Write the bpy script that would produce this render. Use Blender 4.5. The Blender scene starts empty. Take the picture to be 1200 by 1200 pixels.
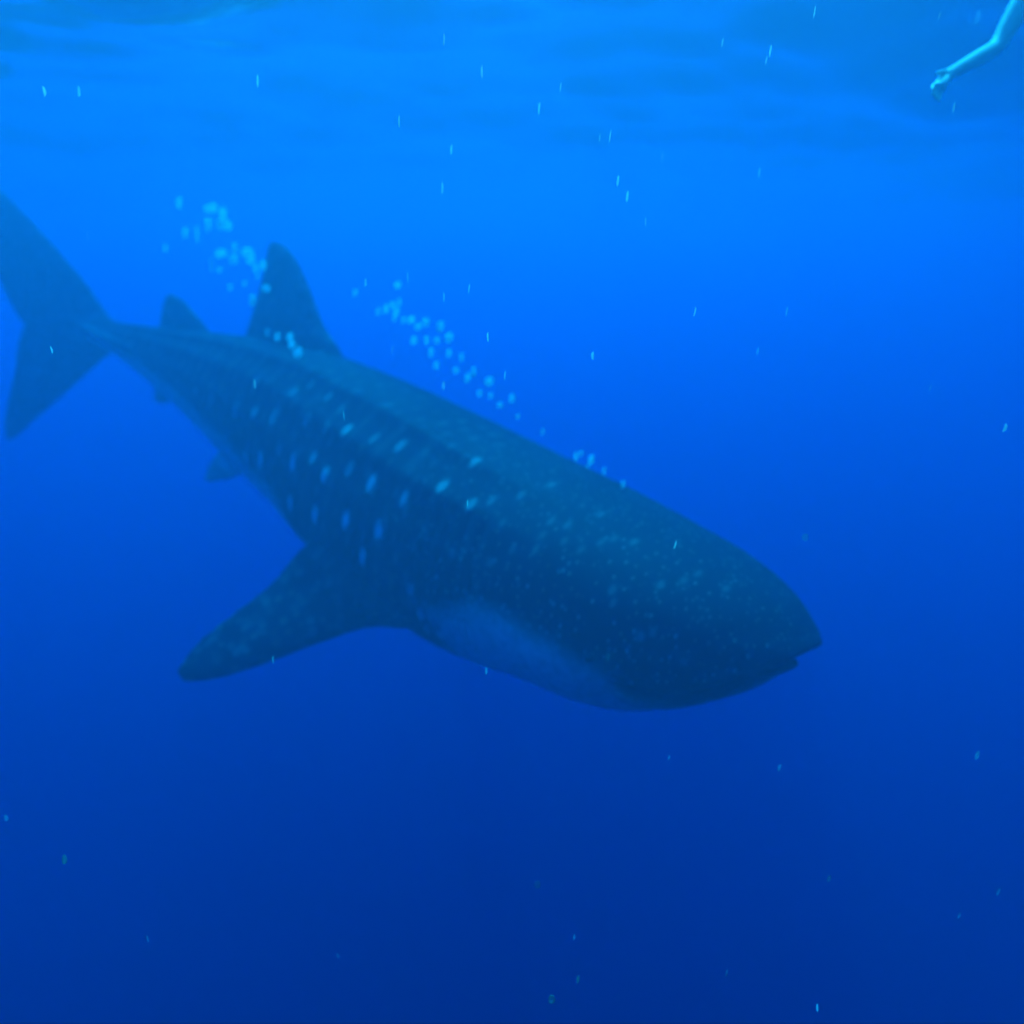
import bpy, bmesh, math, random
import numpy as np
from mathutils import Vector, Matrix

# ------------------------------------------------------------------ camera, sky, sun, exposure
scene = bpy.context.scene
COL = scene.collection
R = math.radians
CAM_PITCH = -16.0
cam_data = bpy.data.cameras.new('camera')
cam_data.sensor_width = 36.0
cam_data.sensor_fit = 'HORIZONTAL'
cam_data.lens = 30.0
cam_data.clip_start = 0.05
cam_data.clip_end = 2000.0
cam_data.dof.use_dof = True
cam_data.dof.focus_distance = 2.3
cam_data.dof.aperture_fstop = 0.9
cam = bpy.data.objects.new('camera', cam_data)
cam.rotation_euler = (R(90 + CAM_PITCH), 0, 0)
COL.objects.link(cam)
scene.camera = cam

SUN_ELEV, SUN_AZ = 58.0, -6.0            # azimuth measured from straight ahead, to the right
world = bpy.data.worlds.new('World')
scene.world = world
world.use_nodes = True
wn = world.node_tree.nodes
wn.clear()
sky = wn.new('ShaderNodeTexSky')
sky.sky_type = 'NISHITA'
sky.sun_disc = False
sky.sun_elevation = R(SUN_ELEV)
sky.sun_rotation = R(SUN_AZ)
bg = wn.new('ShaderNodeBackground')
bg.inputs['Strength'].default_value = 0.15
wo = wn.new('ShaderNodeOutputWorld')
world.node_tree.links.new(sky.outputs[0], bg.inputs['Color'])
world.node_tree.links.new(bg.outputs[0], wo.inputs['Surface'])

sun_data = bpy.data.lights.new('sun', 'SUN')
sun_data.energy = 4.5
sun_data.angle = R(11.0)            # the rippled surface spreads the sun
sun_data.color = (1.0, 0.97, 0.92)
sun = bpy.data.objects.new('sun', sun_data)
d = Vector((math.sin(R(SUN_AZ)) * math.cos(R(SUN_ELEV)), math.cos(R(SUN_AZ)) * math.cos(R(SUN_ELEV)), math.sin(R(SUN_ELEV))))
sun.rotation_euler = d.to_track_quat('Z', 'Y').to_euler()
COL.objects.link(sun)

vs = scene.view_settings
vs.view_transform = 'Standard'
vs.look = 'None'
vs.exposure = 1.87
vs.gamma = 1.0
vs.use_curve_mapping = False
cy = scene.cycles
cy.max_bounces = 8
cy.volume_bounces = 2
cy.diffuse_bounces = 3
cy.glossy_bounces = 3
cy.transparent_max_bounces = 12
cy.use_denoising = True
cy.use_adaptive_sampling = True
cy.adaptive_threshold = 0.03
try:
    cy.denoiser = 'OPENIMAGEDENOISE'
except Exception:
    pass

# water optics, per metre (red, green, blue)
SIG_S = np.array((0.010, 0.052, 0.100)) * 0.85
SIG_A = np.array((1.20, 0.200, 0.040)) * 0.85
WATER_G = 0.66
SURF_Z = 0.98

# ------------------------------------------------------------------ helpers
def at(px, py, depth):
    """point of the place that the 1200-pixel photograph shows at px, py, depth metres ahead"""
    u = (600 - py) / 1000 * depth
    c, s = math.cos(R(CAM_PITCH)), math.sin(R(CAM_PITCH))
    return Vector(((px - 600) / 1000 * depth, depth * c - u * s, depth * s + u * c))

def tag(o, label=None, category=None, group=None, kind=None):
    for k, v in (('label', label), ('category', category), ('group', group), ('kind', kind)):
        if v:
            o[k] = v
    return o

def mesh_obj(name, verts, faces, mat=None, parent=None, smooth=True):
    me = bpy.data.meshes.new(name)
    me.from_pydata([tuple(v) for v in verts], [], faces)
    me.update()
    if smooth:
        me.polygons.foreach_set('use_smooth', [True] * len(me.polygons))
    o = bpy.data.objects.new(name, me)
    COL.objects.link(o)
    if mat:
        me.materials.append(mat)
    if parent:
        o.parent = parent
    return o

class NT:
    def __init__(self, mat):
        mat.use_nodes = True
        self.t = mat.node_tree
        self.t.nodes.clear()
    def n(self, typ, **kw):
        node = self.t.nodes.new('ShaderNode' + typ)
        for k, v in kw.items():
            setattr(node, k, v)
        return node
    def l(self, a, b):
        self.t.links.new(a, b)
    def math(self, op, a, b=None, c=None, clamp=False):
        m = self.n('Math', operation=op)
        m.use_clamp = clamp
        for i, v in enumerate((a, b, c)):
            if v is None:
                continue
            if isinstance(v, (int, float)):
                m.inputs[i].default_value = v
            else:
                self.l(v, m.inputs[i])
        return m.outputs[0]
    def mix(self, fac, a, b):
        m = self.n('Mix', data_type='RGBA')
        for sock, v in ((m.inputs[0], fac), (m.inputs[6], a), (m.inputs[7], b)):
            if isinstance(v, (int, float)):
                sock.default_value = v
            elif isinstance(v, tuple):
                sock.default_value = (*v, 1)
            else:
                self.l(v, sock)
        return m.outputs[2]

def plain(name, col, rough=0.6, spec=0.3, noise=0.15, scale=40):
    m = bpy.data.materials.new(name)
    t = NT(m)
    out = t.n('OutputMaterial'); b = t.n('BsdfPrincipled')
    tc = t.n('TexCoord'); nz = t.n('TexNoise')
    nz.inputs['Scale'].default_value = scale
    t.l(tc.outputs['Object'], nz.inputs['Vector'])
    lo = tuple(c * (1 - noise) for c in col); hi = tuple(min(1, c * (1 + noise)) for c in col)
    t.l(t.mix(nz.outputs[0], lo, hi), b.inputs['Base Color'])
    b.inputs['Roughness'].default_value = rough
    b.inputs['Specular IOR Level'].default_value = spec
    t.l(b.outputs[0], out.inputs['Surface'])
    return m

# ------------------------------------------------------------------ water surface, seen from below
def wave_set(seed):
    rng = np.random.RandomState(seed)
    W = []
    for lam, amp, n in ((9.0, 0.05, 4), (4.2, 0.026, 6), (1.9, 0.020, 8), (0.9, 0.0105, 10), (0.5, 0.005, 10)):
        for _ in range(n):
            a = rng.normal(1.45, 0.6)
            l = lam * rng.uniform(0.75, 1.3)
            W.append((2 * math.pi / l * math.cos(a), 2 * math.pi / l * math.sin(a), rng.uniform(0, 6.28), amp * rng.uniform(0.5, 1.0), l))
    return W
WAVES = wave_set(5)
def wave_height(x, y, cell):
    z = np.zeros_like(x)
    for kx, ky, ph, a, l in WAVES:
        z += a * np.sin(kx * x + ky * y + ph) * np.clip((l / np.maximum(cell, 1e-6) - 2.5) / 3, 0, 1)
    return z
def water_surface():
    nr, na = 300, 720
    r = 0.4 * (190.0 / 0.4) ** (np.linspace(0, 1, nr))
    a = np.linspace(0, 2 * math.pi, na, endpoint=False)
    rr, aa = np.meshgrid(r, a, indexing='ij')
    cell = rr * 2 * math.pi / na
    x, y = rr * np.sin(aa), rr * np.cos(aa)
    z = SURF_Z + wave_height(x, y, cell)
    v = np.stack([x, y, z], -1).reshape(-1, 3)
    v = np.vstack([v, [[0, 0, SURF_Z + float(wave_height(np.zeros(1), np.zeros(1), np.full(1, .01))[0])]]])
    i, j = np.meshgrid(np.arange(nr - 1), np.arange(na), indexing='ij')
    j2 = (j + 1) % na
    f = np.stack([i * na + j, i * na + j2, (i + 1) * na + j2, (i + 1) * na + j], -1).reshape(-1, 4)
    faces = [tuple(q) for q in f.tolist()] + [(nr * na, (k + 1) % na, k) for k in range(na)]
    m = bpy.data.materials.new('water_surface')
    t = NT(m)
    out = t.n('OutputMaterial'); fr = t.n('Fresnel'); tr = t.n('BsdfTransparent'); gl = t.n('BsdfGlossy'); mx = t.n('MixShader')
    fr.inputs['IOR'].default_value = 1.333
    tr.inputs['Color'].default_value = (0.97, 0.98, 0.98, 1)
    gl.inputs['Color'].default_value = (1, 1, 1, 1)
    gl.inputs['Roughness'].default_value = 0.22
    t.l(fr.outputs[0], mx.inputs[0]); t.l(tr.outputs[0], mx.inputs[1]); t.l(gl.outputs[0], mx.inputs[2])
    t.l(mx.outputs[0], out.inputs['Surface'])
    o = mesh_obj('water_surface', v, faces, m)
    tag(o, 'rippled underside of the sea surface above the shark', 'water', kind='structure')
    return o
WATER = water_surface()
SURF_TOP = max(v.co.z for v in WATER.data.vertices)

# ------------------------------------------------------------------ whale shark
TL = 7.0
POSE = (-0.3865, 4.723, -0.7533, -0.676, 0.2385, -0.134, -0.239, -0.9755, 0.032)

# body profile in parts of the total length: s, top, bottom, half width
PROFILE = np.array([
    (0.000, 0.018, -0.014, 0.070),
    (0.012, 0.028, -0.030, 0.080),
    (0.030, 0.037, -0.046, 0.088),
    (0.060, 0.046, -0.064, 0.094),
    (0.100, 0.052, -0.077, 0.098),
    (0.150, 0.058, -0.084, 0.099),
    (0.200, 0.062, -0.094, 0.098),
    (0.260, 0.067, -0.098, 0.095),
    (0.330, 0.073, -0.093, 0.089),
    (0.400, 0.077, -0.083, 0.080),
    (0.450, 0.078, -0.070, 0.071),
    (0.520, 0.074, -0.057, 0.059),
    (0.600, 0.063, -0.037, 0.045),
    (0.680, 0.049, -0.018, 0.032),
    (0.740, 0.038, -0.005, 0.024),
    (0.780, 0.032, 0.004, 0.017),
    (0.830, 0.028, 0.010, 0.009),
    (0.860, 0.022, 0.014, 0.004)])

def prof(s):
    # smooth (Catmull-like) interpolation of the profile table
    P = PROFILE
    s = np.clip(np.asarray(s, float), P[0, 0], P[-1, 0])
    out = []
    for c in (1, 2, 3):
        m = np.gradient(P[:, c], P[:, 0])
        i = np.clip(np.searchsorted(P[:, 0], s) - 1, 0, len(P) - 2)
        h = P[i + 1, 0] - P[i, 0]
        t = (s - P[i, 0]) / h
        out.append((2 * t**3 - 3 * t**2 + 1) * P[i, c] + (t**3 - 2 * t**2 + t) * h * m[i] + (-2 * t**3 + 3 * t**2) * P[i + 1, c] + (t**3 - t**2) * h * m[i + 1])
    return out

def body_loft():
    S = np.concatenate([np.linspace(0, 0.06, 25)[:-1], np.linspace(0.06, 0.86, 150)])
    NA = 120
    th = np.linspace(0, 2 * math.pi, NA, endpoint=False)        # 0 = top, pi/2 = left
    V, F = [], []
    def ring(s, k=1.0):
        top, bot, w = (float(x[0]) for x in prof([s]))
        zc = (top + bot) / 2
        h = (top - bot) / 2
        e = 2.35 if s < 0.3 else 2.35 - 0.25 * min(1, (s - 0.3) / 0.2)
        c, sn = np.cos(th), np.sin(th)
        rad = (np.abs(c) ** e + np.abs(sn) ** e) ** (-1 / e)
        y, z = w * rad * sn, h * rad * c
        # long ridges down the back and flank
        if 0.12 < s < 0.84:
            fade = min(1, (s - 0.12) / 0.12)
            for a0, amp in ((0.66, 0.0038), (1.05, 0.0028), (1.45, 0.0020)):
                for sg in (1, -1):
                    d = (th - (a0 if sg > 0 else 2 * math.pi - a0) + math.pi) % (2 * math.pi) - math.pi
                    g = fade * amp * np.exp(-(d / 0.08) ** 2)
                    y = y + g * sn * 1.0
                    z = z + g * c
        # lateral keels on the tail stalk
        if s > 0.66:
            kk = 0.010 * math.exp(-((s - 0.775) / 0.05) ** 2)
            for a0 in (math.pi / 2, 1.5 * math.pi):
                d = th - a0
                y = y + kk * np.exp(-(d / 0.25) ** 2) * np.sign(sn)
        y, z = y * k, z * k
        # the wide blunt snout curves back towards its corners
        bow = 0.040 * np.clip(1 - s / 0.16, 0, 1) ** 1.5
        ss = s + bow * (np.abs(y) / 0.09) ** 2.2
        return np.stack([ss, y, zc + z], 1)
    rows = []
    for k in (0.25, 0.55, 0.78, 0.93):
        r = ring(0.0, k); r[:, 0] -= 0.010 * (1 - k ** 3); rows.append(r)
    for s in S:
        rows.append(ring(float(s)))
    for r in rows:
        V.append(r)
    V = np.vstack(V)
    n = len(rows)
    for i in range(n - 1):
        for j in range(NA):
            j2 = (j + 1) % NA
            F.append((i * NA + j, (i + 1) * NA + j, (i + 1) * NA + j2, i * NA + j2))
    F.append(tuple(range(NA)))
    F.append(tuple(reversed(range((n - 1) * NA, n * NA))))
    return V, F

def resample(pts, n):
    p = np.asarray(pts, float)
    d = np.concatenate([[0], np.cumsum(np.linalg.norm(np.diff(p, axis=0), axis=1))])
    t = np.linspace(0, d[-1], n)
    # Catmull-Rom through the points
    out = []
    m = np.stack([np.gradient(p[:, k], d) for k in range(3)], 1)
    for x in t:
        i = min(max(np.searchsorted(d, x) - 1, 0), len(d) - 2)
        h = d[i + 1] - d[i]; u = (x - d[i]) / h
        out.append((2*u**3-3*u**2+1)*p[i] + (u**3-2*u**2+u)*h*m[i] + (-2*u**3+3*u**2)*p[i+1] + (u**3-u**2)*h*m[i+1])
    return np.array(out)

def fin(lead, trail, normal, t_root, t_tip, n=26, m=14):
    """closed fin: lead and trail edges from root to tip, thickness along normal (all in parts of TL)"""
    L, T = resample(lead, n), resample(trail, n)
    nrm = np.asarray(normal, float); nrm /= np.linalg.norm(nrm)
    V, F = [], []
    x = 0.5 * (1 - np.cos(np.linspace(0, math.pi, m)))
    foil = (np.sqrt(x) * 1.25 * (1 - x) + 0.28 * np.sqrt(np.clip(x * (1 - x), 0, 1)))
    foil /= foil.max()
    for i in range(n):
        t = t_root + (t_tip - t_root) * (i / (n - 1))
        c = L[i] + x[:, None] * (T[i] - L[i])
        up = c + nrm * (t * 0.5 * foil)[:, None]
        dn = c - nrm * (t * 0.5 * foil)[:, None]
        V.append(np.vstack([up, dn[1:-1][::-1]]))
    k = len(V[0])
    V = np.vstack(V)
    for i in range(n - 1):
        for j in range(k):
            j2 = (j + 1) % k
            F.append((i * k + j, i * k + j2, (i + 1) * k + j2, (i + 1) * k + j))
    F.append(tuple(reversed(range(k))))
    F.append(tuple(range((n - 1) * k, n * k)))
    return V, F

def mid(pts):
    return [(s, 0.0, z) for s, z in pts]

FINS = []
# first dorsal
FINS.append(fin(mid([(0.440, 0.040), (0.452, 0.079), (0.483, 0.099), (0.515, 0.130), (0.541, 0.151), (0.563, 0.159), (0.575, 0.158)]),
                mid([(0.575, 0.030), (0.585, 0.068), (0.583, 0.085), (0.580, 0.105), (0.579, 0.128), (0.580, 0.148), (0.577, 0.1575)]),
                (0, 1, 0), 0.030, 0.006))
# second dorsal
FINS.append(fin(mid([(0.630, 0.035), (0.642, 0.058), (0.662, 0.068), (0.689, 0.079), (0.704, 0.080)]),
                mid([(0.695, 0.020), (0.712, 0.043), (0.713, 0.055), (0.714, 0.068), (0.710, 0.079)]),
                (0, 1, 0), 0.016, 0.005))
# tail fin, upper and lower lobe
FINS.append(fin(mid([(0.745, 0.020), (0.783, 0.034), (0.827, 0.063), (0.880, 0.092), (0.930, 0.118), (0.985, 0.143), (1.005, 0.150)]),
                mid([(0.840, -0.012), (0.890, -0.008), (0.910, 0.004), (0.932, 0.026), (0.955, 0.062), (0.985, 0.118), (1.008, 0.148)]),
                (0, 1, 0), 0.022, 0.005))
FINS.append(fin(mid([(0.745, 0.014), (0.772, 0.000), (0.797, -0.026), (0.829, -0.064), (0.860, -0.101), (0.884, -0.131), (0.893, -0.139)]),
                mid([(0.850, 0.030), (0.895, 0.005), (0.902, -0.022), (0.901, -0.054), (0.903, -0.090), (0.903, -0.122), (0.898, -0.138)]),
                (0, 1, 0), 0.020, 0.005))
# pectorals
pec_l = [(0.212, -0.050, -0.050), (0.231, -0.073, -0.073), (0.261, -0.088, -0.084), (0.284, -0.107, -0.103), (0.314, -0.137, -0.133), (0.338, -0.157, -0.152), (0.353, -0.165, -0.159)]
pec_t = [(0.335, -0.050, -0.030), (0.351, -0.078, -0.051), (0.354, -0.088, -0.063), (0.353, -0.104, -0.084), (0.362, -0.130, -0.114), (0.369, -0.152, -0.140), (0.366, -0.164, -0.156)]
pa, pb = np.array(pec_l[1]), np.array(pec_t[1]); pc = np.array(pec_l[5])
pn = np.cross(pb - pa, pc - pa)
for sg in (1, -1):
    q = np.array((1, sg, 1))
    FINS.append(fin([tuple(np.array(v) * q) for v in pec_l], [tuple(np.array(v) * q) for v in pec_t], pn * q, 0.026, 0.006))
# pelvics and anal fin
pv_l = [(0.515, -0.014, -0.044), (0.527, -0.026, -0.058), (0.540, -0.032, -0.066), (0.552, -0.036, -0.071)]
pv_t = [(0.562, -0.014, -0.036), (0.564, -0.024, -0.050), (0.562, -0.030, -0.062), (0.557, -0.035, -0.070)]
for sg in (1, -1):
    q = np.array((1, sg, 1))
    FINS.append(fin([tuple(np.array(v) * q) for v in pv_l], [tuple(np.array(v) * q) for v in pv_t], np.array((0.1, -0.8, 0.5)) * q, 0.014, 0.005, 14, 10))
FINS.append(fin(mid([(0.660, -0.010), (0.672, -0.024), (0.685, -0.031), (0.694, -0.033)]),
                mid([(0.700, 0.000), (0.703, -0.014), (0.702, -0.025), (0.698, -0.032)]),
                (0, 1, 0), 0.012, 0.005, 14, 10))

def spine_tables():
    SG = np.linspace(-0.1, 1.2, 521)
    k1, k2, v = POSE[6:9]
    phi = k1 * np.clip(SG - 0.35, 0, None) + k2 * np.clip(SG - 0.62, 0, None)
    psi = v * np.clip(SG - 0.4, 0, None)
    T = np.stack([-np.cos(phi) * np.cos(psi), np.sin(phi) * np.cos(psi), np.sin(psi)], 1)
    C = np.concatenate([[[0, 0, 0]], np.cumsum(0.5 * (T[1:] + T[:-1]) * (SG[1] - SG[0]), 0)])
    return SG, C - C[np.argmin(abs(SG - 0.3))], T, phi
SPINE = spine_tables()

def bend(P):
    """rest pose (s, left, up in parts of TL) -> swimming pose, metres, about the shark's own origin"""
    SG, C, T, phi = SPINE
    s = P[:, 0]
    c = np.stack([np.interp(s, SG, C[:, i]) for i in range(3)], 1)
    t = np.stack([np.interp(s, SG, T[:, i]) for i in range(3)], 1)
    ph = np.interp(s, SG, phi)
    l = np.stack([np.sin(ph), np.cos(ph), 0 * ph], 1)
    u = np.cross(l, t)
    u = np.where(u[:, 2:] < 0, -u, u)
    return (c + l * P[:, 1:2] + u * P[:, 2:3]) * TL

def smoothstep(a, b, x):
    t = np.clip((x - a) / (b - a), 0, 1)
    return t * t * (3 - 2 * t)

def mouth_line(s):
    return np.interp(s, [-0.012, 0.0, 0.026, 0.043, 0.053, 0.075], [0.004, -0.0065, -0.0285, -0.0395, -0.0415, -0.036])

def shark_rest_mesh():
    bm = bmesh.new()
    for V, F in [body_loft()] + FINS:
        vs_ = [bm.verts.new((-v[0] * TL, v[1] * TL, v[2] * TL)) for v in V]
        for f in F:
            bm.faces.new([vs_[i] for i in f])
    me = bpy.data.meshes.new('rest')
    bm.to_mesh(me); bm.free()
    for p in me.polygons:
        pass
    o = bpy.data.objects.new('rest', me)
    COL.objects.link(o)
    md = o.modifiers.new('r', 'REMESH'); md.mode = 'VOXEL'; md.voxel_size = 0.0105; md.use_smooth_shade = True
    sm = o.modifiers.new('s', 'SMOOTH'); sm.factor = 0.5; sm.iterations = 10
    dg = bpy.context.evaluated_depsgraph_get()
    ev = o.evaluated_get(dg)
    m2 = bpy.data.meshes.new_from_object(ev)
    bpy.data.objects.remove(o)
    return m2

# large pale spots of the flank: s, height (parts of TL), strength
HERO = [(0.5769, 0.0858, 0.0039, 0.3), (0.5437, 0.0919, 0.004, 0.35), (0.4959, 0.0991, 0.0044, 0.55), (0.465, 0.0975, 0.0038, 0.25), (0.436, 0.0959,
    0.0045, 0.6), (0.3905, 0.0908, 0.0042, 0.45), (0.3636, 0.0897, 0.0036, 0.2), (0.3426, 0.0848, 0.0043, 0.5), (0.3138, 0.0806, 0.0038, 0.25),
    (0.289, 0.0761, 0.0044, 0.55), (0.4816, 0.0737, 0.0038, 0.25), (0.4277, 0.0725, 0.0039, 0.3), (0.4174, 0.0611, 0.0036, 0.2), (0.3884, 0.0661,
    0.0038, 0.25), (0.3657, 0.072, 0.0036, 0.2), (0.5065, 0.1366, 0.0045, 0.6), (0.4712, 0.1361, 0.0045, 0.6), (0.4422, 0.134, 0.005, 0.8), (0.412,
    0.1196, 0.0038, 0.25), (0.3885, 0.1246, 0.0049, 0.75), (0.3636, 0.1143, 0.0038, 0.25), (0.3428, 0.122, 0.0045, 0.6), (0.32, 0.1086, 0.004, 0.35),
    (0.2931, 0.11, 0.0046, 0.65), (0.2577, 0.107, 0.0042, 0.45), (0.233, 0.0871, 0.0044, 0.55), (0.2268, 0.0602, 0.004, 0.35), (0.1937, 0.0786,
    0.0041, 0.4), (0.1792, 0.0647, 0.004, 0.35), (0.173, 0.0431, 0.004, 0.35), (0.204, 0.0877, 0.0039, 0.3), (0.3864, 0.1581, 0.0047, 0.7), (0.3469,
    0.1553, 0.005, 0.8), (0.3077, 0.1452, 0.005, 0.8), (0.2703, 0.1375, 0.005, 0.8), (0.2828, 0.1648, 0.0046, 0.65), (0.175, 0.0884, 0.0036, 0.2),
    (0.1483, 0.0703, 0.0038, 0.25), (0.1377, 0.0664, 0.0038, 0.25), (0.146, 0.0816, 0.0036, 0.2), (0.1585, 0.1004, 0.0036, 0.2), (0.144, 0.0923,
    0.0038, 0.25), (0.1315, 0.0773, 0.0036, 0.2), (0.1191, 0.0761, 0.0036, 0.2), (0.1295, 0.045, 0.0038, 0.25), (0.1128, 0.064, 0.0036, 0.2), (0.0984,
    0.0499, 0.0038, 0.25), (0.1088, 0.0565, 0.0036, 0.2), (0.0673, 0.0656, 0.0038, 0.25), (0.0593, 0.0529, 0.0036, 0.2), (0.0569, 0.0414, 0.0036,
    0.2), (0.0403, 0.0354, 0.0036, 0.2), (0.088, 0.0869, 0.0038, 0.25), (0.0839, 0.0943, 0.0036, 0.2), (0.062, 0.1042, 0.0039, 0.3), (0.0568, 0.0958,
    0.0038, 0.25), (0.0375, 0.1059, 0.0038, 0.25), (0.173, 0.1373, 0.0035, 0.15), (0.1999, 0.1239, 0.0036, 0.2), (0.1688, 0.116, 0.0036, 0.2),
    (0.1709, 0.1517, 0.0036, 0.2), (0.231, 0.1679, 0.0038, 0.25), (0.2206, 0.1845, 0.0039, 0.3), (0.2185, 0.1979, 0.0038, 0.25), (0.204, 0.1952,
    0.0039, 0.3)]

def shark():
    me = shark_rest_mesh()
    me.name = 'whale_shark'
    n = len(me.vertices)
    co = np.empty(n * 3); me.vertices.foreach_get('co', co)
    co = co.reshape(-1, 3)
    P = co / TL
    P[:, 0] *= -1
    s, y, z = P[:, 0].copy(), P[:, 1].copy(), P[:, 2].copy()
    REST = P.copy()
    # ---- mouth: a long slit round the front of the head, the lower jaw set back
    bow = 0.040 * (np.abs(y) / 0.09) ** 2.2
    dz = z - mouth_line(s)
    m_fade = smoothstep(0.078, 0.058, s)
    g = np.exp(-(dz / 0.0062) ** 2) * m_fade
    ctr = np.stack([np.full(n, 0.16), np.zeros(n), mouth_line(np.full(n, 0.03))], 1)
    dirv = ctr - P
    dirv /= np.linalg.norm(dirv, axis=1)[:, None]
    P = P + dirv * (0.016 * g)[:, None]
    jaw = smoothstep(0.002, -0.012, dz) * smoothstep(0.10, 0.02, s)
    P[:, 0] += 0.007 * jaw
    P[:, 2] += 0.004 * jaw
    lip = np.exp(-((dz - 0.011) / 0.006) ** 2) * m_fade
    P -= dirv * (0.0015 * lip)[:, None]
    lip2 = np.exp(-((dz + 0.011) / 0.005) ** 2) * m_fade
    P -= dirv * (0.0025 * lip2)[:, None]
    # blunt the very tip of the snout
    P[:, 0] = np.where(P[:, 0] < 0.004, 0.004 + (P[:, 0] - 0.004) * 0.76, P[:, 0])
    # ---- gill slits
    body = np.abs(y) > 0.05
    for k in range(5):
        s0 = 0.182 + 0.0125 * k
        sl = s0 + 0.10 * (z + 0.02)
        gk = np.exp(-((s - sl) / 0.0028) ** 2) * smoothstep(-0.075, -0.06, z) * smoothstep(0.030, 0.015, z) * body
        P[:, 1] -= np.sign(y) * 0.0025 * gk
    # ---- colour pattern, stored per vertex in the animal's own coordinates
    top, bot, w = prof(s)
    zc, h = (top + bot) / 2, (top - bot) / 2
    zz = (z - zc) / np.maximum(h, 0.012)
    rho = ((np.abs(y) / np.maximum(w, 0.004)) ** 2.35 + np.abs(zz) ** 2.35) ** (1 / 2.35)
    onbody = (rho < 1.13) & (s < 0.80)
    edge = np.interp(s, [0, 0.04, 0.07, 0.11, 0.18, 0.24, 0.3, 0.45, 0.8], [-0.85, -0.80, -0.34, -0.12, -0.16, -0.50, -0.58, -0.45, -0.15])
    belly = smoothstep(0.10, -0.22, zz - edge + 0.03 * np.sin(s * 70)) * onbody
    n_p = pn / np.linalg.norm(pn)
    RP = np.stack([s, -np.abs(y), z], 1)
    near_pec = smoothstep(0.034, 0.018, np.abs((RP - pa) @ n_p)) * smoothstep(0.035, 0.055, np.abs(y)) * smoothstep(0.19, 0.215, s) * smoothstep(0.42, 0.39, s)
    belly = belly * (1 - 0.96 * near_pec)
    low_fin = (~onbody) & (s > 0.53) & (s < 0.74) & (z < -0.01)
    belly = np.maximum(belly, 0.45 * low_fin)
    spot = np.zeros(n)
    ang = np.arctan2(np.abs(y) / np.maximum(w, 0.01), zz)           # 0 top .. pi belly
    arc = ang * (np.maximum(h, .01) + np.maximum(w, .01)) / 2           # rough distance round the body
    rng = np.random.RandomState(11)
    SP = []
    # columns of spots with faint upright bars between them
    sv = 0.235
    col_i = 0
    while sv < 0.80:
        tp, bt, ww = (float(x[0]) for x in prof([sv]))
        rr_ = ((tp - bt) / 2 + ww) / 2
        a = 0.012 + (0.008 if col_i % 2 else 0)
        while a < rr_ * 2.15:
            SP.append((sv + rng.normal(0, 0.0018), a + rng.normal(0, 0.0018), rng.uniform(0.0019, 0.0027), rng.uniform(0.015, 0.07)))
            a += rng.uniform(0.016, 0.021)
        sv += 0.0165
        col_i += 1
    for (hs, ha, hr, hk) in HERO:
        hr *= 0.66 if hs > 0.2 else 0.5
        hk = min(1.0, hk * 1.35) if ha > 0.085 and hs > 0.25 else hk
        SP.append((hs, ha, hr, (hk if ha > 0.1 else hk * 0.45) if hk > 0.5 else hk * (0.35 if hs < 0.2 else 0.7)))  # strength offsets the light: weaker on the sunlit back, stronger in shade
    bx = np.abs(y) * 0 + arc
    for (s0, a0, r0, k0) in SP:
        cand = np.abs(s - s0) < 3 * r0
        idx = np.nonzero(cand)[0]
        q = ((s[idx] - s0) / r0) ** 2 + ((bx[idx] - a0) / (r0 * 2.0)) ** 2
        spot[idx] = np.maximum(spot[idx], k0 * smoothstep(1.5, 0.5, np.sqrt(q)))
    spot = np.clip(spot * np.where(spot < 0.25, 1 + 1.6 * smoothstep(0.9, 1.5, ang), 1.0), 0, 1)  # weak spots painted brighter on the lower flank to make up for shade
    # fins: scattered spots instead
    fin_v = ~onbody
    spot[fin_v] = 0
    fi = np.nonzero(fin_v)[0]
    for _ in range(900):
        c = REST[rng.choice(fi)]
        r0 = rng.uniform(0.0022, 0.0040)
        k0 = rng.uniform(0.02, 0.10)
        near = fi[np.abs(REST[fi, 0] - c[0]) < 2 * r0]
        q = np.linalg.norm((REST[near] - c) / r0, axis=1)
        spot[near] = np.maximum(spot[near], k0 * smoothstep(1.4, 0.5, q))
    fin_haze = np.where(onbody, 0.0, 1.0) * (s > 0.42)  # rear fins and tail take a paler skin that stands in for haze
    shade_lift = smoothstep(0.9, 1.5, ang)
    head = smoothstep(0.32, 0.20, s) * onbody * (0.8 + 1.9 * shade_lift)  # head colour lightened lower down to make up for the shade there
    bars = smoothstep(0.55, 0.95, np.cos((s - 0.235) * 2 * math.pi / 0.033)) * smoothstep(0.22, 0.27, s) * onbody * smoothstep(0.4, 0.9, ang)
    mouth_dark = np.exp(-(dz / np.where(dz > 0, 0.0055, 0.015)) ** 2) * m_fade
    for nm, arr in (('belly', belly), ('spot', spot), ('bars', bars), ('mouth', mouth_dark), ('fin_haze', fin_haze), ('head', head)):
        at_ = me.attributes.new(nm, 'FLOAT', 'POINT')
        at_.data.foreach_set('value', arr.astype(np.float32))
    ra = me.attributes.new('rest', 'FLOAT_VECTOR', 'POINT')
    ra.data.foreach_set('vector', (REST * TL).astype(np.float32).ravel())
    # ---- swimming pose
    Q = bend(P)
    me.vertices.foreach_set('co', Q.ravel())
    me.update()
    me.polygons.foreach_set('use_smooth', [True] * len(me.polygons))
    o = bpy.data.objects.new('whale_shark', me)
    COL.objects.link(o)
    x0, y0, z0, yaw, pit, roll = POSE[:6]
    Mr = Matrix.Rotation(yaw, 4, 'Z') @ Matrix.Rotation(pit, 4, 'Y') @ Matrix.Rotation(roll, 4, 'X')
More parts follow.
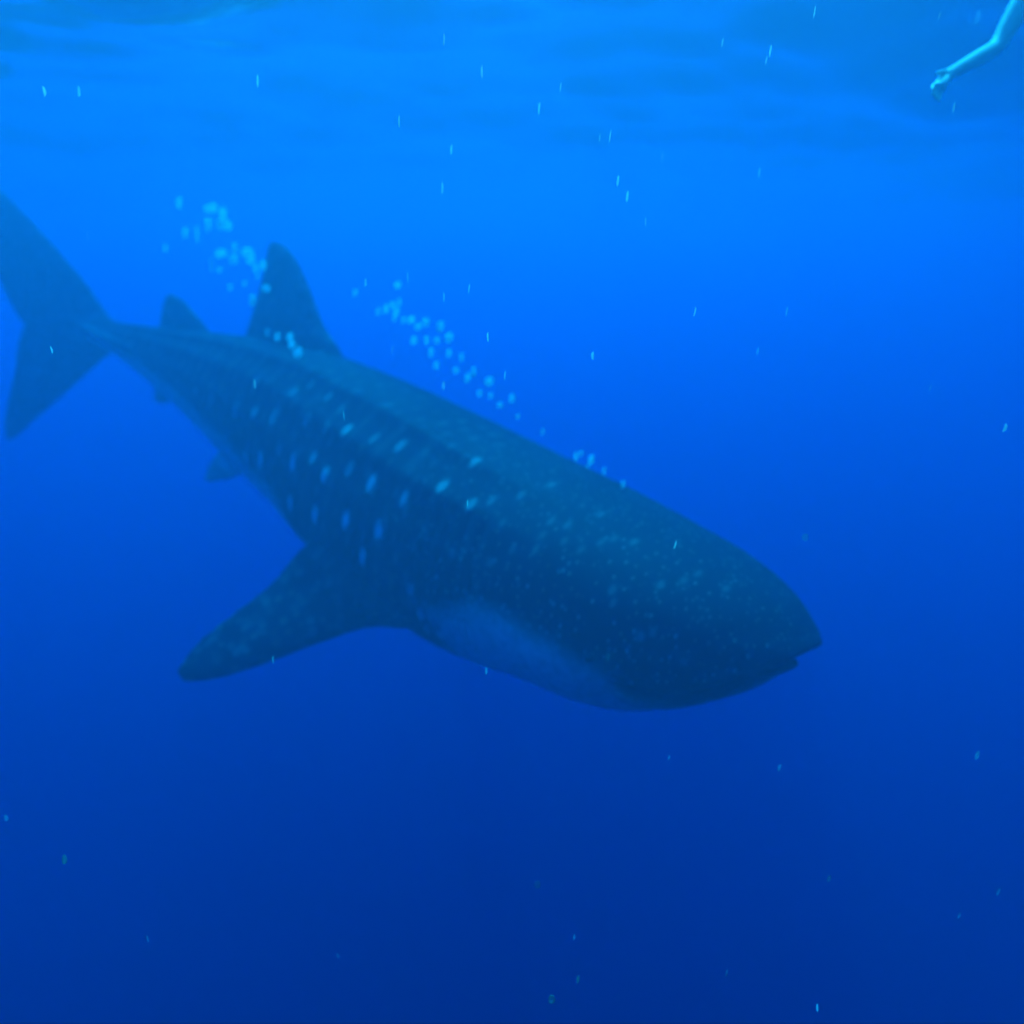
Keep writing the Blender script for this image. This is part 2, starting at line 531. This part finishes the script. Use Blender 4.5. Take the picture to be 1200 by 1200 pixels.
    o.matrix_world = Matrix.Rotation(R(-6.0), 4, 'X') @ Matrix.Translation((x0, y0, z0)) @ Mr
    me.materials.clear()
    me.materials.append(shark_material())
    tag(o, 'large dark whale shark with pale spots gliding down to the right', 'whale shark')
    # ---- eyes, just behind the corners of the mouth
    em = plain('shark_eye', (0.02, 0.02, 0.022), 0.15, 0.6)
    rm = plain('eye_rim', (0.10, 0.11, 0.11), 0.5)
    for sg in (-1, 1):
        c = np.array([[0.086, sg * 0.0940, -0.024]])
        e = bend(c)[0]
        bmx = bmesh.new()
        bmesh.ops.create_uvsphere(bmx, u_segments=20, v_segments=12, radius=0.019)
        m_ = bpy.data.meshes.new('eye'); bmx.to_mesh(m_); bmx.free()
        m_.polygons.foreach_set('use_smooth', [True] * len(m_.polygons))
        m_.materials.append(em)
        eo = bpy.data.objects.new('eye', m_); COL.objects.link(eo)
        eo.parent = o
        eo.location = Vector(e)
        eo.scale = (1.0, 0.55, 0.9)
    return o

def shark_material():
    m = bpy.data.materials.new('whale_shark_skin')
    t = NT(m)
    out = t.n('OutputMaterial'); b = t.n('BsdfPrincipled')
    def attr(nm):
        a = t.n('Attribute', attribute_name=nm)
        return a
    rest = attr('rest').outputs['Vector']
    nz = t.n('TexNoise'); nz.inputs['Scale'].default_value = 2.2; nz.inputs['Detail'].default_value = 6
    nf = t.n('TexNoise'); nf.inputs['Scale'].default_value = 26; nf.inputs['Detail'].default_value = 4
    t.l(rest, nz.inputs['Vector']); t.l(rest, nf.inputs['Vector'])
    mot = t.math('ADD', t.math('MULTIPLY', nz.outputs[0], 0.7), t.math('MULTIPLY', nf.outputs[0], 0.3))
    dark = t.mix(mot, (0.008, 0.009, 0.012), (0.020, 0.022, 0.027))
    dark = t.mix(t.math('MULTIPLY', attr('head').outputs['Fac'], 0.14, clamp=True), dark, (0.060, 0.066, 0.078))  # paler cheeks, lifted most on the shaded lower side
    dark = t.mix(attr('fin_haze').outputs['Fac'], dark, t.mix(mot, (0.026, 0.029, 0.042), (0.066, 0.074, 0.100)))  # distance haze put into the skin as a lighter, bluer colour
    sp = t.math('MULTIPLY', attr('spot').outputs['Fac'], t.math('ADD', t.math('MULTIPLY', nf.outputs[0], 0.6), 0.7))
    # fine speckle of the head, painted stronger on its shaded lower side
    mp = t.n('Mapping'); mp.inputs['Scale'].default_value = (34, 24, 24); t.l(rest, mp.inputs['Vector'])
    vo = t.n('TexVoronoi'); vo.inputs['Scale'].default_value = 1.0; vo.inputs['Randomness'].default_value = 0.85; t.l(mp.outputs[0], vo.inputs['Vector'])
    dot = t.n('MapRange'); dot.interpolation_type = 'SMOOTHSTEP'
    dot.inputs['From Min'].default_value = 0.36; dot.inputs['From Max'].default_value = 0.16
    t.l(vo.outputs['Distance'], dot.inputs['Value'])
    sepc = t.n('SeparateColor'); t.l(vo.outputs['Color'], sepc.inputs[0])
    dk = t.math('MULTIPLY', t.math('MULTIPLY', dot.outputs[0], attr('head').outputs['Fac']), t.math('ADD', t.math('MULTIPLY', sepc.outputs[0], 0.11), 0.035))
    sp = t.math('MAXIMUM', sp, dk)
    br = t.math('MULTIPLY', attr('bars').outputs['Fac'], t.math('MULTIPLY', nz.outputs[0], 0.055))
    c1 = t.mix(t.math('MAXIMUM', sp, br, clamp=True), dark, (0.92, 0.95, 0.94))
    bel = t.math('MULTIPLY', t.math('MULTIPLY', attr('belly').outputs['Fac'], t.math('ADD', t.math('MULTIPLY', nf.outputs[0], 1.1), 0.35), clamp=True), t.math('ADD', t.math('MULTIPLY', nz.outputs[0], 1.2), 0.3), clamp=True)
    c2 = t.mix(bel, c1, (0.76, 0.79, 0.78))
    c3 = t.mix(t.math('MULTIPLY', attr('mouth').outputs['Fac'], 0.85), c2, (0.015, 0.017, 0.020))
    t.l(c3, b.inputs['Base Color'])
    b.inputs['Roughness'].default_value = 0.62
    b.inputs['Specular IOR Level'].default_value = 0.03
    bp = t.n('Bump'); bp.inputs['Strength'].default_value = 0.15; bp.inputs['Distance'].default_value = 0.01
    t.l(nf.outputs[0], bp.inputs['Height']); t.l(bp.outputs[0], b.inputs['Normal'])
    t.l(b.outputs[0], out.inputs['Surface'])
    return m
SHARK = shark()

# ------------------------------------------------------------------ air bubbles, floating flecks
ORD = ('first second third fourth fifth sixth seventh eighth ninth tenth eleventh twelfth thirteenth fourteenth fifteenth sixteenth '
       'seventeenth eighteenth nineteenth twentieth twenty-first twenty-second twenty-third twenty-fourth twenty-fifth twenty-sixth '
       'twenty-seventh twenty-eighth twenty-ninth thirtieth').split()

def faint(name, col, see_through, rough=0.35):
    """pale body that lets part of the water behind it through"""
    m = bpy.data.materials.new(name)
    t = NT(m)
    out = t.n('OutputMaterial'); b = t.n('BsdfPrincipled'); tl = t.n('BsdfTranslucent'); tr = t.n('BsdfTransparent')
    tc = t.n('TexCoord'); nz = t.n('TexNoise'); nz.inputs['Scale'].default_value = 30
    t.l(tc.outputs['Object'], nz.inputs['Vector'])
    c = t.mix(nz.outputs[0], tuple(x * 0.85 for x in col), col)
    t.l(c, b.inputs['Base Color']); t.l(c, tl.inputs['Color'])
    b.inputs['Roughness'].default_value = rough
    m1 = t.n('MixShader'); m1.inputs[0].default_value = 0.68
    t.l(b.outputs[0], m1.inputs[1]); t.l(tl.outputs[0], m1.inputs[2])
    m2 = t.n('MixShader'); m2.inputs[0].default_value = see_through
    t.l(m1.outputs[0], m2.inputs[1]); t.l(tr.outputs[0], m2.inputs[2])
    t.l(m2.outputs[0], out.inputs['Surface'])
    return m

def blob_mesh(name, seed, mat, sub=2, power=2.6):
    bm = bmesh.new()
    bmesh.ops.create_icosphere(bm, subdivisions=sub, radius=1.0)
    rng = random.Random(seed)
    ph = [rng.uniform(0, 6.28) for _ in range(6)]
    for v in bm.verts:
        c = v.co
        r = (abs(c.x) ** power + abs(c.y) ** power + abs(c.z) ** power) ** (-1 / power)
        r *= 1 + 0.10 * math.sin(3 * c.x + ph[0]) * math.sin(3 * c.z + ph[1]) + 0.06 * math.sin(5 * c.y + ph[2])
        v.co = c * r
        v.co.x += 0.22 * v.co.z                      # leans as it rises
    me = bpy.data.meshes.new(name)
    bm.to_mesh(me); bm.free()
    me.polygons.foreach_set('use_smooth', [True] * len(me.polygons))
    me.materials.append(mat)
    return me

LEVELS = (0.82, 0.62, 0.42, 0.20, 0.02)
FLECK_LEVELS = (0.95, 0.89, 0.80, 0.62, 0.25)
bub_mats = [faint('bubble_%d' % i, (0.92, 0.96, 0.95), k) for i, k in enumerate(LEVELS)]
bub_mesh = [[blob_mesh('air_bubble', 10 * i + j, m) for j in range(3)] for i, m in enumerate(bub_mats)]

def bubbles(rows, dep, spread, phrase, group, seed):
    rng = random.Random(seed)
    rows = sorted(rows, key=lambda r: r[0])
    for k, (x, y, w, h, br) in enumerate(rows):
        dd = dep(x) + rng.uniform(-spread, spread)
        lv = min(4, int(br * 5))
        o = bpy.data.objects.new('air_bubble', bub_mesh[lv][rng.randrange(3)])
        COL.objects.link(o)
        o.location = at(x, y, dd)
        sx = w / 1000 * dd * 0.56
        k_ = rng.choice((0.75, 0.9, 1.0, 1.1, 1.3))
        o.scale = (sx * k_, sx * k_ * rng.uniform(0.8, 1.1), h / 1000 * dd * 0.5 * rng.uniform(0.7, 1.15))
        o.rotation_euler = (0, 0, rng.uniform(-0.6, 0.6))
        tag(o, '%s bubble from the left %s' % (ORD[k], phrase), 'bubble', group)

bubbles([(210,238,8,12,.7),(247,244,11,12,1),(217,273,5,11,.6),(231,274,5,20,.35),(244,264,8,15,.8),(261,249,7,12,.45),(260,262,9,13,.8),(268,265,7,11,.6),(194,291,4,9,.3),
         (259,297,9,10,.65),(275,292,7,12,.9),(274,304,7,10,.9),(290,296,12,10,1),(294,305,7,12,.7),(299,314,6,9,.4),(308,311,5,11,.6),(248,310,6,16,.22),(257,316,5,10,.2),(270,337,4,10,.45),
         (312,338,12,11,.8),(296,352,5,12,.6),(287,332,4,9,.2),(302,323,5,9,.3)],
        lambda x: 5.0, 0.18, 'in the trail behind the tall dorsal fin', 'bubbles behind the tall dorsal fin', 1)
bubbles([(325,395,5,10,.6),(340,395,6,9,.5),(342,404,6,10,.7),(349,413,9,11,.9),(313,389,4,8,.2)],
        lambda x: 4.75, 0.05, 'in front of the base of the tall dorsal fin', 'bubbles in front of the dorsal fin', 2)
bubbles([(416,343,5,9,.2),(466,334,7,11,.5),(443,365,5,11,.35),(452,362,5,10,.4),(460,357,5,8,.3),(468,354,4,9,.3),(464,366,6,10,.55),(462,374,5,8,.5),(473,375,5,10,.35),(482,375,7,9,.6),
         (490,383,7,11,.6),(499,378,7,11,.9),(516,383,7,12,.8),(526,396,7,11,.9),(512,399,6,11,.8),(500,399,6,10,.55),(485,399,5,9,.4),(505,413,4,10,.4),(526,414,5,10,.4),(541,419,5,10,.6),
         (534,434,5,9,.4),(548,443,5,10,.75),(555,436,6,10,.8),(573,447,7,10,.95),(562,461,4,9,.4),(575,464,5,10,.5),(586,475,5,10,.8),(600,467,6,10,.7),(511,428,8,10,.35)],
        lambda x: 4.5, 0.15, 'in the long trail above the middle of the back', 'bubbles above the middle of the back', 3)
bubbles([(607,488,3,8,.3),(636,506,4,9,.3),(675,535,4,10,.5),(681,532,4,9,.8),(693,539,5,10,.7),(689,546,3,8,.5),(708,552,4,9,.4),(730,568,4,10,1)],
        lambda x: 4.05, 0.08, 'in the thin trail along the back of the head', 'bubbles along the back of the head', 4)

fl_white = [faint('fleck_white_%d' % i, (0.85, 0.90, 0.88), k) for i, k in enumerate(FLECK_LEVELS)]
fl_green = [faint('fleck_green_%d' % i, (0.22, 0.42, 0.24), k) for i, k in enumerate(FLECK_LEVELS)]
def fleck_mesh(seed, mat):
    """thin, slightly bent strand with pointed ends"""
    rng = random.Random(seed)
    bx_, by_ = rng.uniform(-.5, .5), rng.uniform(-.5, .5)
    V, F = [], []
    n, k = 7, 6
    for i in range(n):
        z = -1 + 2 * i / (n - 1)
        r = max(0.05, (1 - abs(z) ** 3.0)) * rng.uniform(0.85, 1.1)
        for j in range(k):
            a = 2 * math.pi * j / k
            V.append((r * math.cos(a) + bx_ * (1 - z * z), r * math.sin(a) + by_ * (1 - z * z), z))
    for i in range(n - 1):
        for j in range(k):
            F.append((i * k + j, i * k + (j + 1) % k, (i + 1) * k + (j + 1) % k, (i + 1) * k + j))
    F.append(tuple(reversed(range(k)))); F.append(tuple(range((n - 1) * k, n * k)))
    me = bpy.data.meshes.new('floating_fleck')
    me.from_pydata(V, [], F)
    me.polygons.foreach_set('use_smooth', [True] * len(me.polygons))
    me.materials.append(mat)
    return me
fl_mesh = {('w', i): [fleck_mesh(i * 7 + j, m) for j in range(3)] for i, m in enumerate(fl_white)}
fl_mesh.update({('g', i): [fleck_mesh(90 + i * 7 + j, m) for j in range(3)] for i, m in enumerate(fl_green)})

def flecks(rows, phrase, group, seed, near=2.0, far=2.8):
    rng = random.Random(seed)
    for k, (x, y, ln, w, br, c) in enumerate(sorted(rows, key=lambda r: r[0])):
        dd = rng.uniform(near, far)
        o = bpy.data.objects.new('floating_fleck', fl_mesh[(c, min(4, int(br * 5)))][rng.randrange(3)])
        COL.objects.link(o)
        o.location = at(x, y, dd)
        r = w / 1000 * dd * 0.5
        o.scale = (r, r, ln / 1000 * dd * 0.5)
        lean = rng.gauss(0.07, 0.05)
        o.rotation_euler = (rng.gauss(R(10), 0.1), lean if (x, y) != (958, 1181) else -0.2, 0)
        tag(o, '%s fleck from the left %s' % (ORD[k], phrase), 'fleck', group)

flecks([(51,107,12,4,.6,'w'),(92,107,12,4,.6,'w'),(302,95,14,2,.8,'w'),(520,46,14,2,.6,'w'),(565,84,14,2,.7,'w'),(468,142,14,2,.95,'w'),(529,175,12,2,.7,'w'),(518,220,14,2,.7,'w'),(103,276,12,2,.3,'w')],
       'under the left half of the sea surface', 'flecks under the left half of the surface', 21)
flecks([(632,127,14,2,.8,'w'),(903,60,14,2.6,.95,'w'),(898,71,10,2,.5,'w'),(657,102,10,2,.4,'w'),(847,50,10,2,.4,'w'),(954,14,14,2,.5,'w'),(724,212,13,2.6,.95,'w'),(735,230,13,2.6,.95,'w'),
        (757,260,10,2,.5,'w'),(703,161,10,2,.3,'w'),(715,160,14,2,.4,'w'),(776,184,10,2,.3,'w'),(890,202,12,2,.4,'w'),(1118,126,12,2.5,.45,'w'),(1101,18,8,2.5,.3,'w'),(1145,20,15,7,.18,'w')],
       'under the right half of the sea surface', 'flecks under the right half of the surface', 22)
flecks([(572,395,12,2.4,1,'w'),(550,338,12,2,.4,'w'),(520,348,12,2,.4,'w'),(428,331,10,2,.6,'w'),(478,325,14,2,.3,'w'),(695,417,10,4,.7,'w'),(814,365,12,2,.6,'w'),(922,365,12,2,.5,'w'),(888,412,11,2,.5,'w'),
        (1090,455,9,2,.3,'w'),(1177,501,11,4,.7,'w'),(592,440,12,2,.4,'w'),(945,630,10,8,.25,'g')],
       'in the open blue above the back', 'flecks in the open blue above the back', 23)
flecks([(298,450,12,2,.6,'w'),(60,410,12,2,.7,'w'),(520,452,12,3,.45,'w'),(791,638,14,2,.7,'w'),(548,590,12,2,.4,'w'),(460,410,12,2,.3,'w'),(403,487,16,2,.3,'w'),(713,770,10,2,.2,'w')],
       'passing in front of the shark', 'flecks in front of the shark', 24, 1.8, 2.4)
flecks([(320,773,12,2,.5,'w'),(570,786,12,3,.4,'w'),(75,1007,14,6,.6,'g'),(645,1170,12,9,.4,'g'),(677,1148,14,4,.45,'g'),(630,1036,10,8,.3,'g'),(673,1098,12,3,.35,'w'),(958,1181,15,3,.95,'w'),(972,1030,12,4,.35,'g'),
        (1170,1045,14,3,.3,'w'),(852,1140,12,2,.25,'w'),(914,900,12,4,.25,'w'),(784,888,10,2,.3,'w'),(1145,885,14,5,.2,'w'),(173,1100,14,2,.25,'w'),(8,958,12,5,.25,'w'),(396,1120,12,2,.2,'w'),(1124,1073,12,2,.2,'w')],
       'in the dark water below the shark', 'flecks in the dark water below the shark', 25)

# ------------------------------------------------------------------ swimmer at the surface
def swimmer():
    J = {}
    E_ = []
    RAD = {}
    def j(name, p, r):
        J[name] = Vector(p); RAD[name] = r if isinstance(r, tuple) else (r, r)
    f = Vector((-0.565, -0.825, 0.02)).normalized()             # towards the head
    side = Vector((0, 0, 1)).cross(f).normalized()            # swimmer's left
    up = f.cross(side).normalized()
    elbow = at(1168, 56, 3.54)
    collar = elbow + Vector((0.13, 0.07, 0.22)) + side * 0.19
    hip = collar - f * 0.54
    j('pelvis', hip, (0.15, 0.11))
    j('waist', hip + f * 0.20, (0.135, 0.10))
    j('chest', hip + f * 0.42, (0.165, 0.115))
    j('collar', hip + f * 0.54, (0.12, 0.09))
    j('neck', hip + f * 0.62, 0.06)
    j('head_base', hip + f * 0.70 - up * 0.01, 0.085)
    j('head_top', hip + f * 0.83 - up * 0.02, 0.088)
    E_ += [('pelvis', 'waist'), ('waist', 'chest'), ('chest', 'collar'), ('collar', 'neck'), ('neck', 'head_base'), ('head_base', 'head_top')]
    # the near arm hangs down into the water, the other reaches ahead; the legs trail behind at the surface
    for s, sg in (('r', -1), ('l', 1)):
        th = hip + side * 0.09 * sg - f * 0.05
        kn = th - f * 0.42 - up * (0.10 if sg < 0 else 0.04)
        an = kn - f * 0.40 + up * 0.02
        j('thigh_' + s, th, 0.095); j('knee_' + s, kn, 0.056); j('calf_' + s, kn.lerp(an, 0.35), 0.055); j('ankle_' + s, an, 0.034)
        j('ball_' + s, an - f * 0.10 - up * 0.06, (0.045, 0.026)); j('toe_' + s, an - f * 0.19 - up * 0.09, (0.032, 0.014))
        E_ += [('pelvis', 'thigh_' + s), ('thigh_' + s, 'knee_' + s), ('knee_' + s, 'calf_' + s), ('calf_' + s, 'ankle_' + s), ('ankle_' + s, 'ball_' + s), ('ball_' + s, 'toe_' + s)]
    arms = {'r': (collar - side * 0.19, elbow, at(1110, 88, 3.34), at(1101, 101, 3.29)),
            'l': (collar + side * 0.19, collar + side * 0.30 + f * 0.22 - up * 0.08, collar + side * 0.28 + f * 0.47 - up * 0.10, collar + side * 0.28 + f * 0.55 - up * 0.11)}
    for s, (sh, el, wr, pm) in arms.items():
        j('shoulder_' + s, sh, 0.058); j('elbow_' + s, el, 0.034); j('forearm_' + s, el.lerp(wr, 0.3), 0.034); j('wrist_' + s, wr, 0.022); j('palm_' + s, pm, (0.034, 0.015))
        E_ += [('collar', 'shoulder_' + s), ('shoulder_' + s, 'elbow_' + s), ('elbow_' + s, 'forearm_' + s), ('forearm_' + s, 'wrist_' + s), ('wrist_' + s, 'palm_' + s)]
        hd = (pm - wr).normalized()
        if s == 'r':
            hd = (at(1086, 121, 3.24) - at(1108, 90, 3.33)).normalized()
        ac = hd.cross(Vector((0, 1, 0.2))).normalized() if s == 'r' else side
        nm = hd.cross(ac).normalized()
        for k in range(4):
            off = ac * (k - 1.5) * 0.015
            ln = (0.058, 0.070, 0.066, 0.052)[k]
            n_ = '%d%s' % (k, s)
            j('fa' + n_, pm + off + hd * 0.030, 0.0085)
            j('fb' + n_, pm + off * 1.1 + hd * (0.030 + ln * 0.55) + nm * 0.006, 0.0078)
            j('fc' + n_, pm + off * 1.1 + hd * (0.030 + ln) + nm * 0.016, 0.0062)
            E_ += [('palm_' + s, 'fa' + n_), ('fa' + n_, 'fb' + n_), ('fb' + n_, 'fc' + n_)]
        j('ta' + s, wr + hd * 0.030 - ac * 0.028, 0.010); j('tb' + s, wr + hd * 0.066 - ac * 0.042, 0.008)
        E_ += [('wrist_' + s, 'ta' + s), ('ta' + s, 'tb' + s)]
    names = list(J)
    base = hip
    me = bpy.data.meshes.new('person')
    me.from_pydata([tuple(J[n] - base) for n in names], [(names.index(a), names.index(b)) for a, b in E_], [])
    o = bpy.data.objects.new('person', me)
    COL.objects.link(o)
    md = o.modifiers.new('skin', 'SKIN')
    lay = me.skin_vertices[0] if me.skin_vertices else None
    for i, n in enumerate(names):
        lay.data[i].radius = RAD[n]
        lay.data[i].use_root = (n == 'pelvis')
    ss = o.modifiers.new('sub', 'SUBSURF'); ss.levels = 2; ss.render_levels = 2
    dg = bpy.context.evaluated_depsgraph_get()
    m2 = bpy.data.meshes.new_from_object(o.evaluated_get(dg))
    bpy.data.objects.remove(o)
    o = bpy.data.objects.new('person', m2)
    COL.objects.link(o)
    o.location = base
    m2.polygons.foreach_set('use_smooth', [True] * len(m2.polygons))
    m2.materials.clear()
    m2.materials.append(plain('swimmer_skin', (0.62, 0.50, 0.45), 0.6, 0.2, 0.06))
    tag(o, 'swimmer at the surface with one pale arm hanging down', 'person')
    def tube(name, path, mat, rows=16):
        V, F = [], []
        for i, (c, r, ax) in enumerate(path):
            q = Vector(ax).normalized()
            a = q.orthogonal().normalized(); b = q.cross(a)
            for k in range(rows):
                t_ = 2 * math.pi * k / rows
                V.append(Vector(c) - base + (a * math.cos(t_) + b * math.sin(t_)) * r)
        for i in range(len(path) - 1):
            for k in range(rows):
                F.append((i * rows + k, i * rows + (k + 1) % rows, (i + 1) * rows + (k + 1) % rows, (i + 1) * rows + k))
        c = mesh_obj(name, V, F, mat, o)
        sm = c.modifiers.new('t', 'SOLIDIFY'); sm.thickness = 0.006
        return c
    sm = plain('swim_shorts', (0.02, 0.03, 0.05), 0.8, 0.1)
    for s in 'rl':
        a, b = J['thigh_' + s], J['knee_' + s]
        ax = b - a
        tube('shorts_leg', [(a.lerp(b, t_), r_, ax) for t_, r_ in ((-0.10, 0.120), (0.1, 0.118), (0.4, 0.108), (0.72, 0.104))], sm)
    tube('shorts_waist', [(hip - f * 0.08, 0.16, f), (hip, 0.172, f), (hip + f * 0.12, 0.158, f)], sm, 24)
    return o
swimmer()

# ------------------------------------------------------------------ haze: the sea water itself
def haze():
    bm = bmesh.new()
    bmesh.ops.create_cube(bm, size=1)
    me = bpy.data.meshes.new('haze'); bm.to_mesh(me); bm.free()
    o = bpy.data.objects.new('haze', me); COL.objects.link(o)
    z1, z0 = SURF_TOP + 0.45, -90.0
    o.scale = (400, 400, z1 - z0)
    o.location = (0, 0, (z1 + z0) / 2)
    m = bpy.data.materials.new('sea_water')
    t = NT(m)
    out = t.n('OutputMaterial'); pv = t.n('VolumePrincipled')
    D = 1.8
    c = SIG_S / D
    a = (1 - (SIG_A / D) / (1 - c)) ** 2
    pv.inputs['Density'].default_value = D
    pv.inputs['Color'].default_value = (*c, 1)
    pv.inputs['Absorption Color'].default_value = (*a, 1)
    pv.inputs['Anisotropy'].default_value = WATER_G
    t.l(pv.outputs[0], out.inputs['Volume'])
    me.materials.append(m)
    tag(o, 'clear blue sea water filling the open ocean', 'water', kind='stuff')
haze()
